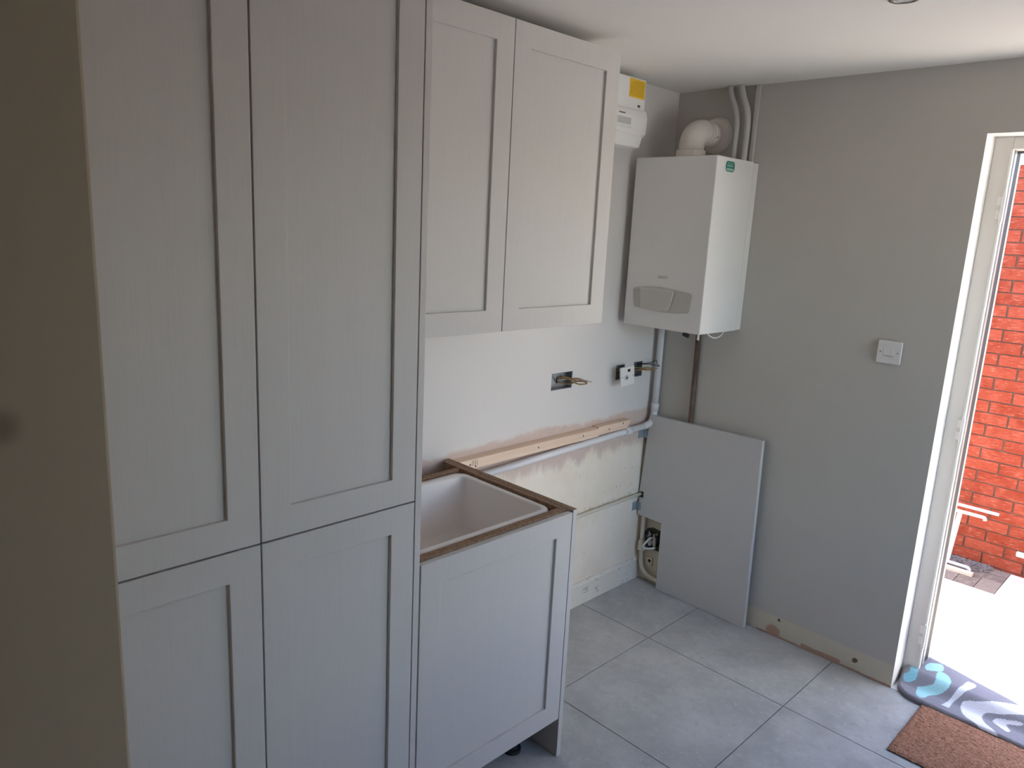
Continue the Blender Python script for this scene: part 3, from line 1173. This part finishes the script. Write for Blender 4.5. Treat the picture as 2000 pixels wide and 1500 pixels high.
tube(bm, [(0.031, -0.09, 0.809), (0.031, -0.24, 0.806), (0.031, -0.70, 0.793), (0.031, -1.262, 0.775)], 0.0145, 16)
obj('long_run', bm, MT['pipe_white'], cp)

bm = bmesh.new()
tube(bm, [(0.0125, -0.02, 0.453), (0.0125, -0.30, 0.452), (0.0125, -0.62, 0.451), (0.010, -0.70, 0.450)], 0.0085, 12)
bm2 = bmesh.new()
lp = obj('old_pipe', bm, MT['pipe_cream'])
tag(lp, 'thin cream painted pipe low on the bare left wall', 'pipe')

bm = bmesh.new()
tube(bm, [(0.225, -0.0125, 1.30), (0.229, -0.0125, 0.862), (0.229, -0.0125, 0.02)], 0.0115, 14)
gp = obj('copper_pipe', bm, MT['copper'])
tag(gp, 'dark tarnished copper pipe under boiler going behind grey board', 'pipe')

bm = bmesh.new()
tube(bm, smooth_path([(0.031, -0.024, 0.400), (0.031, -0.024, 0.30), (0.032, -0.024, 0.20), (0.036, -0.024, 0.105), (0.050, -0.024, 0.062),
                      (0.085, -0.022, 0.037), (0.14, -0.018, 0.030), (0.20, -0.016, 0.028)], 5), 0.0105, 14)
co = thing('waste_pipe', 'cream pipe curving along the floor in corner behind grey board', 'pipe', (0.03, -0.024, 0.0))
obj('curved_pipe', bm, MT['pipe_cream'], co)
bm = bmesh.new()
tube(bm, [(0.031, -0.024, 0.215), (0.031, -0.024, 0.205), (0.032, -0.024, 0.168), (0.032, -0.024, 0.160)], [0.013, 0.017, 0.021, 0.021], 14)
obj('pipe_collar', bm, MT['pipe_cream'], co)

# ================================================================== BATTEN, BOARD, BRACKETS
bt = thing('timber_batten', 'raw pine batten screwed along the left wall above white pipe', 'batten', (0.02, -0.75, 0.83))
bm = bmesh.new()
v = bx(bm, 0.0, 0.044, -1.2725, -0.452, 0.820, 0.857)
obj('strip', bm, MT['pine'], bt, 0.001)
bm = bmesh.new()
v = bx(bm, 0.0, 0.040, -0.450, -0.215, 0.824, 0.862)
for q in v:
    if q.co.y > -0.3 and q.co.z < 0.83:
        q.co.y -= 0.02
obj('strip', bm, MT['pine'], bt, 0.001)
for y, z, x in ((-0.838, 0.839, 0.044), (-1.178, 0.828, 0.044), (-1.205, 0.838, 0.044), (-0.558, 0.841, 0.044), (-0.374, 0.841, 0.040), (-0.273, 0.852, 0.040)):
    bm = bmesh.new()
    disc(bm, (y, z), 'x', 0.0036, x - 0.002, x + 0.0008, 12)
    obj('screw', bm, MT['screwdark'], bt)
bm = bmesh.new()
for k, y in enumerate((-1.196, -1.188, -1.180, -1.172)):
    bx(bm, 0.0438, 0.0444, y, y + 0.0015, 0.832, 0.852)
obj('pencil_marks', bm, MT['screwdark'], bt)

pb = thing('notched_board', 'grey melamine board with notched corner leaning against back wall under boiler', 'board', (0.35, -0.04, 0))
bm = bmesh.new()
prism(bm, [(0.033, 0.858), (0.605, 0.867), (0.622, 0.0015), (0.153, 0.0015), (0.150, 0.344), (0.011, 0.346), (0.010, 0.438), (0.034, 0.438), (0.034, 0.469), (0.0085, 0.467)], 'y', -0.050, -0.028)
brd = obj('panel', bm, MT['panel'], pb, 0.0008)
for z in (0.762, 0.392):
    bm = bmesh.new()
    bx(bm, 0.0006, 0.0026, -0.088, -0.0505, z - 0.021, z + 0.021)
    bx(bm, 0.0026, 0.026, -0.0525, -0.0505, z - 0.019, z + 0.019)
    disc(bm, (-0.070, z + 0.008), 'x', 0.004, 0.0026, 0.0040, 10)
    disc(bm, (-0.070, z - 0.010), 'x', 0.004, 0.0026, 0.0040, 10)
    obj('angle_bracket', bm, MT['zinc'], pb)

# ================================================================== SOCKET BOXES
def back_box(name, label, hole, dep, parts):
    y0, y1, z0, z1 = hole
    t = thing(name, label, 'back box', (0, (y0 + y1) / 2, (z0 + z1) / 2))
    b = bmesh.new()
    e = 0.001
    k = 0.0015
    y0 += e
    y1 -= e
    z0 += e
    z1 -= e
    bx(b, -dep, -dep + k, y0, y1, z0, z1)
    bx(b, -dep + k, -0.002, y0, y0 + k, z0, z1)
    bx(b, -dep + k, -0.002, y1 - k, y1, z0, z1)
    bx(b, -dep + k, -0.002, y0 + k, y1 - k, z0, z0 + k)
    bx(b, -dep + k, -0.002, y0 + k, y1 - k, z1 - k, z1)
    ym = (y0 + y1) / 2
    zm = (z0 + z1) / 2
    bx(b, -0.012, -0.006, y0 + k, y0 + 0.010, zm - 0.005, zm + 0.005)
    bx(b, -0.012, -0.006, y1 - 0.010, y1 - k, zm - 0.005, zm + 0.005)
    obj('metal_box', b, MT['galv'], t)
    for q in (0.28, 0.72):
        b = bmesh.new()
        disc(b, (y0 + (y1 - y0) * q, zm + 0.004), 'x', 0.0085, -dep + k, -dep + k + 0.0012, 16)
        obj('knockout', b, MT['dark'], t)
    return t


def wires(t, mats, start, tips, name='wire', r=0.0014):
    for m, tip in zip(mats, tips):
        b = bmesh.new()
        p0 = Vector(start) + Vector((0, random.uniform(-.012, .012), random.uniform(-.012, .012)))
        p3 = Vector(tip)
        p1 = p0.lerp(p3, 0.35) + Vector((random.uniform(-.006, .006), random.uniform(-.008, .008), random.uniform(-.012, .008)))
        p2 = p0.lerp(p3, 0.7) + Vector((random.uniform(-.006, .006), random.uniform(-.008, .008), random.uniform(-.008, .012)))
        tube(b, smooth_path([p0, p1, p2, p3], 5), r, 7)
        obj(name, b, MT[m], t)


b1 = back_box('double_back_box', 'open double metal back box with tan wires above the batten', HB1, 0.035, None)
bm = bmesh.new()
bx(bm, -0.0335, -0.030, -0.733, -0.676, 1.056, 1.115)
obj('knockout_plate', bm, MT['galv'], b1)
wires(b1, ['orange_wire', 'orange_wire', 'yellow_wire', 'orange_wire', 'black_wire', 'grey_wire'], (-0.03, -0.66, 1.085),
      [(0.075, -0.595, 1.09), (0.080, -0.600, 1.085), (0.070, -0.590, 1.08), (0.055, -0.605, 1.088), (-0.01, -0.69, 1.10), (0.085, -0.578, 1.088)], r=0.0030)
b2 = back_box('single_back_box', 'open back box half covered by loose white plate', HB2, 0.035, None)
b3 = back_box('single_back_box', 'open back box with bare wires nearest the corner pipe', HB3, 0.035, None)
wires(b2, ['orange_wire', 'black_wire', 'yellow_wire'], (-0.03, -0.275, 1.085), [(0.048, -0.285, 1.09), (0.048, -0.30, 1.08), (0.048, -0.27, 1.075)], r=0.0025)
wires(b3, ['orange_wire', 'yellow_wire', 'orange_wire', 'yellow_wire', 'yellow_wire'], (-0.03, -0.14, 1.08),
      [(0.05, -0.075, 1.085), (0.055, -0.060, 1.09), (0.045, -0.085, 1.075), (0.05, -0.07, 1.080), (0.02, -0.19, 1.07)], r=0.0024)
bm = bmesh.new()
tube(bm, smooth_path([(-0.02, -0.12, 1.105), (0.03, -0.09, 1.115), (0.05, -0.07, 1.128), (0.05, -0.062, 1.115), (0.052, -0.055, 1.100), (0.05, -0.045, 1.103)], 5), 0.0018, 7)
tube(bm, smooth_path([(-0.02, -0.13, 1.100), (0.03, -0.10, 1.110), (0.05, -0.075, 1.105), (0.05, -0.060, 1.100), (0.05, -0.035, 1.098)], 5), 0.0018, 7)
obj('wire', bm, MT['black_wire'], b3)

sp = thing('loose_socket_plate', 'loose white outlet plate hanging off left wall by its wires', 'socket', (0.055, -0.30, 1.08))
bm = bmesh.new()
prism(bm, rrect(-0.043, 0.043, -0.043, 0.043, 0.004, 3), 'x', 0.0, 0.009)
pl = obj('plate', bm, MT['plastic'], sp, 0.0015)
pl.location = (0, 0, 0)
bm = bmesh.new()
bx(bm, 0.009, 0.0095, -0.001, 0.016, 0.019, 0.031)
for k in (-1, 1):
    b = bmesh.new()
    disc(b, (0.034 * k, -0.001), 'x', 0.0028, 0.009, 0.0098, 10)
    o = obj('screw', b, MT['steel'], sp)
    o.location = (0, 0, 0)
o = obj('dark_window', bm, MT['dark'], sp)
o.location = (0, 0, 0)
bm = bmesh.new()
disc(bm, (-0.008, -0.006), 'x', 0.0125, 0.009, 0.0115, 20)
o = obj('outlet_ring', bm, MT['boiler_trim'], sp, 0.001)
o.location = (0, 0, 0)
bm = bmesh.new()
disc(bm, (-0.008, -0.006), 'x', 0.005, 0.0115, 0.0118, 14)
o = obj('outlet_pin', bm, MT['dark'], sp)
o.location = (0, 0, 0)
sp.rotation_euler = (math.radians(6), 0, math.radians(-6))

# light switch on the back wall
sw = thing('light_switch', 'white three gang light switch on back wall beside the door', 'switch', (1.0365, 0.0, 1.3135))


def loc0(o):
    o.location = (0, 0, 0)
    return o


bm = bmesh.new()
prism(bm, rrect(-0.037, 0.037, -0.037, 0.037, 0.003, 3), 'y', -0.004, -0.0005)
loc0(obj('back_box', bm, MT['dark'], sw))
bm = bmesh.new()
prism(bm, rrect(-0.0425, 0.0425, -0.0425, 0.0425, 0.005, 4), 'y', -0.0145, -0.004)
loc0(obj('plate', bm, MT['plastic'], sw, 0.002, 3))
for k in (-1, 0, 1):
    bm = bmesh.new()
    v = bx(bm, k * 0.0125 - 0.0055, k * 0.0125 + 0.0055, -0.0185, -0.0145, -0.012, 0.011)
    for q in v:
        if q.co.z > 0 and q.co.y < -0.016:
            q.co.y += 0.0032
    loc0(obj('rocker', bm, MT['plastic'], sw, 0.0006))
    bm = bmesh.new()
    bx(bm, k * 0.0125 - 0.006, k * 0.0125 + 0.006, -0.0149, -0.0144, -0.0135, -0.012)
    loc0(obj('rocker_gap', bm, MT['dark'], sw))
for k in (-1, 1):
    bm = bmesh.new()
    disc(bm, (k * 0.0305, 0.0), 'y', 0.0026, -0.0152, -0.0144, 12)
    loc0(obj('screw', bm, MT['steel'], sw))
sw.rotation_euler = (0, 0, math.radians(-1.5))

# cable bundle and small socket low in the corner
cb = thing('cable_bundle', 'tangle of grey cables in a dark hole low in the corner beside grey board', 'cables', (0.075, -0.01, 0.21))
bm = bmesh.new()
prism(bm, [(0.03, 0.245), (0.045, 0.272), (0.075, 0.285), (0.12, 0.280), (0.128, 0.20), (0.12, 0.172), (0.075, 0.176), (0.04, 0.19)], 'y', -0.0042, -0.0002)
obj('dark_hole', bm, MT['hole'], cb)
for k in range(12):
    bm = bmesh.new()
    p = [(random.uniform(0.04, 0.118), -0.008 - random.random() * 0.022, random.uniform(0.190, 0.268)) for _ in range(4)]
    tube(bm, smooth_path(p, 5), random.uniform(0.004, 0.0068), 8)
    obj('cable', bm, MT['grey_wire' if k % 3 else 'black_wire'], cb)
bm = bmesh.new()
tube(bm, smooth_path([(0.088, -0.036, 0.245), (0.068, -0.042, 0.215), (0.055, -0.042, 0.192), (0.066, -0.040, 0.182), (0.092, -0.036, 0.188), (0.118, -0.030, 0.200)], 6), 0.0052, 10)
obj('cable', bm, MT['plastic'], cb)

so = thing('aerial_socket', 'small cream outlet with dark hole near the floor in the corner', 'socket', (0.072, 0, 0.103))
bm = bmesh.new()
prism(bm, rrect(0.053, 0.090, 0.080, 0.126, 0.003, 3), 'y', -0.008, -0.0003)
obj('plate', bm, MT['pipe_cream'], so, 0.0015)
bm = bmesh.new()
disc(bm, (0.076, 0.110), 'y', 0.0085, -0.0086, -0.0078, 18)
obj('hole', bm, MT['dark'], so)

# ================================================================== MATS
bmat = thing('door_mat', 'brown coarse pile door mat on grey tiles inside the door', 'mat', (1.7, -0.2, 0))
bm = bmesh.new()
NX, NY = 150, 80
X0, X1, Y0m, Y1m = 1.352, 2.06, -0.400, -0.030
grid = []
for j in range(NY + 1):
    row = []
    for i in range(NX + 1):
        u, w = i / NX, j / NY
        ex = min(u, 1 - u) * (X1 - X0)
        ey = min(w, 1 - w) * (Y1m - Y0m)
        e = min(1.0, min(ex, ey) / 0.008)
        z = 0.0015 + (0.008 + random.uniform(0, 0.004)) * (0.35 + 0.65 * e)
        jx = random.uniform(-.0012, .0012)
        row.append(bm.verts.new((X0 + u * (X1 - X0) + jx, Y0m + w * (Y1m - Y0m) + random.uniform(-.0012, .0012), z)))
    grid.append(row)
for j in range(NY):
    for i in range(NX):
        bm.faces.new((grid[j][i], grid[j][i + 1], grid[j + 1][i + 1], grid[j + 1][i])).smooth = True
obj('pile', bm, MT['pile'], bmat)
box_obj('backing', X0 + 0.002, X1 - 0.002, Y0m + 0.002, Y1m - 0.002, 0.0003, 0.0045, MT['rubber'], bmat)

# printed bath mat draped over the sill
PAT = [
    ((0.30, 0.66, 0.80), [[1.264, 0.093], [1.272, 0.131], [1.287, 0.116], [1.294, 0.089], [1.297, 0.065], [1.283, 0.051], [1.266, 0.046], [1.254, 0.056], [1.253, 0.067], [1.267, 0.078]]),
    ((0.45, 0.78, 0.83), [[1.304, 0.136], [1.304, 0.174], [1.313, 0.196], [1.345, 0.215], [1.36, 0.18], [1.355, 0.154], [1.331, 0.132], [1.315, 0.123]]),
    ((0.42, 0.76, 0.82), [[1.311, 0.046], [1.347, 0.064], [1.359, 0.079], [1.35, 0.126], [1.355, 0.154], [1.384, 0.15], [1.405, 0.115], [1.407, 0.077], [1.389, 0.051], [1.361, 0.029], [1.354, 0.002], [1.34, -0.015], [1.321, -0.002]]),
    ((0.74, 0.78, 0.86), [[1.409, -0.0], [1.434, 0.08], [1.442, 0.123], [1.45, 0.17], [1.48, 0.16], [1.469, 0.111], [1.452, 0.069], [1.436, 0.038], [1.434, 0.001]]),
    ((0.78, 0.79, 0.88), [[1.462, 0.044], [1.469, 0.061], [1.522, 0.081], [1.573, 0.114], [1.637, 0.151], [1.70, 0.17], [1.70, 0.11], [1.649, 0.093], [1.592, 0.07], [1.545, 0.056], [1.535, 0.036], [1.553, 0.005], [1.584, -0.018], [1.606, -0.040], [1.574, -0.046], [1.542, -0.032], [1.494, -0.01], [1.474, 0.012]]),
    ((0.76, 0.77, 0.86), [[1.568, 0.038], [1.576, 0.053], [1.611, 0.061], [1.644, 0.068], [1.655, 0.064], [1.642, 0.056], [1.61, 0.047], [1.628, 0.025], [1.619, 0.01], [1.594, 0.023]]),
    ((0.76, 0.78, 0.86), [[1.75, 0.0], [1.80, 0.09], [1.90, 0.12], [1.93, 0.05], [1.85, -0.01]]),
    ((0.42, 0.76, 0.82), [[1.95, 0.10], [2.0, 0.18], [2.08, 0.16], [2.06, 0.08]]),
    ((0.76, 0.78, 0.86), [[1.55, 0.20], [1.60, 0.28], [1.75, 0.27], [1.80, 0.20], [1.68, 0.23]]),
]


def pip(x, y, poly):
    ins = False
    n = len(poly)
    for i in range(n):
        x1, y1 = poly[i]
        x2, y2 = poly[(i + 1) % n]
        if (y1 > y) != (y2 > y) and x < (x2 - x1) * (y - y1) / (y2 - y1) + x1:
            ins = not ins
    return ins


PB = []
for c, p in PAT:
    sp_ = smooth_path([(a, b, 0) for a, b in p] + [(p[0][0], p[0][1], 0)], 4)
    pp = [(q.x, q.y) for q in sp_]
    PB.append((c, pp, min(a for a, b in pp), max(a for a, b in pp), min(b for a, b in pp), max(b for a, b in pp)))


def mat_h(y):
    t = min(max((y - 0.03) / 0.07, 0), 1)
    return 0.022 + 0.045 * t * t * (3 - 2 * t)


rug = thing('bath_mat', 'grey mat with aqua and white swirls draped over the door sill', 'mat', (1.7, 0.15, 0))
bm = bmesh.new()
RX0, RX1, RY0, RY1 = 1.243, 2.13, -0.034, 0.330
cl = bm.loops.layers.float_color.new('print')
NX, NY = 320, 150
vg = []
cg = []
RC = 0.085
for j in range(NY + 1):
    rowv, rowc = [], []
    for i in range(NX + 1):
        x = RX0 + (RX1 - RX0) * i / NX
        y = RY0 + (RY1 - RY0) * j / NY
        # rounded corners
        dx = max(0, RX0 + RC - x, x - (RX1 - RC))
        dy = max(0, RY0 + RC - y, y - (RY1 - RC))
        if dx > 0 and dy > 0:
            L = math.hypot(dx, dy)
            mxx = max(dx, dy)
            k = mxx / L
            sx = 1 if x > (RX0 + RX1) / 2 else -1
            sy = 1 if y > (RY0 + RY1) / 2 else -1
            xx = (RX1 - RC if sx > 0 else RX0 + RC) + sx * dx * k
            yy = (RY1 - RC if sy > 0 else RY0 + RC) + sy * dy * k
        else:
            xx, yy = x, y
        ed = min(i, NX - i, j, NY - j)
        z = mat_h(yy) - 0.010 * max(0, 1 - ed / 4.0) ** 2 + 0.002 * math.sin(xx * 23) * math.sin(yy * 31) + random.uniform(-.0006, .0006)
        rowv.append(bm.verts.new((xx, yy, z)))
        col = (0.285, 0.285, 0.335, 1)
        for c, pp, a0, a1, b0, b1 in PB:
            if a0 <= xx <= a1 and b0 <= yy <= b1 and pip(xx, yy, pp):
                col = (*c, 1)
                break
        rowc.append(col)
    vg.append(rowv)
    cg.append(rowc)
for j in range(NY):
    for i in range(NX):
        f = bm.faces.new((vg[j][i], vg[j][i + 1], vg[j + 1][i + 1], vg[j + 1][i]))
        f.smooth = True
        for lp_, (jj, ii) in zip(f.loops, ((j, i), (j, i + 1), (j + 1, i + 1), (j + 1, i))):
            lp_[cl] = cg[jj][ii]
# underside skirt
border = [(0, i) for i in range(NX)] + [(j, NX) for j in range(NY)] + [(NY, i) for i in range(NX, 0, -1)] + [(j, 0) for j in range(NY, 0, -1)]
low = []
for jj, ii in border:
    q = vg[jj][ii].co
    low.append(bm.verts.new((q.x, q.y, max(q.z - 0.012, 0.0006))))
for k in range(len(border)):
    a = border[k]
    b = border[(k + 1) % len(border)]
    f = bm.faces.new((vg[a[0]][a[1]], vg[b[0]][b[1]], low[(k + 1) % len(border)], low[k]))
    for lp_ in f.loops:
        lp_[cl] = (0.24, 0.235, 0.27, 1)
obj('pile', bm, MT['rug'], rug)
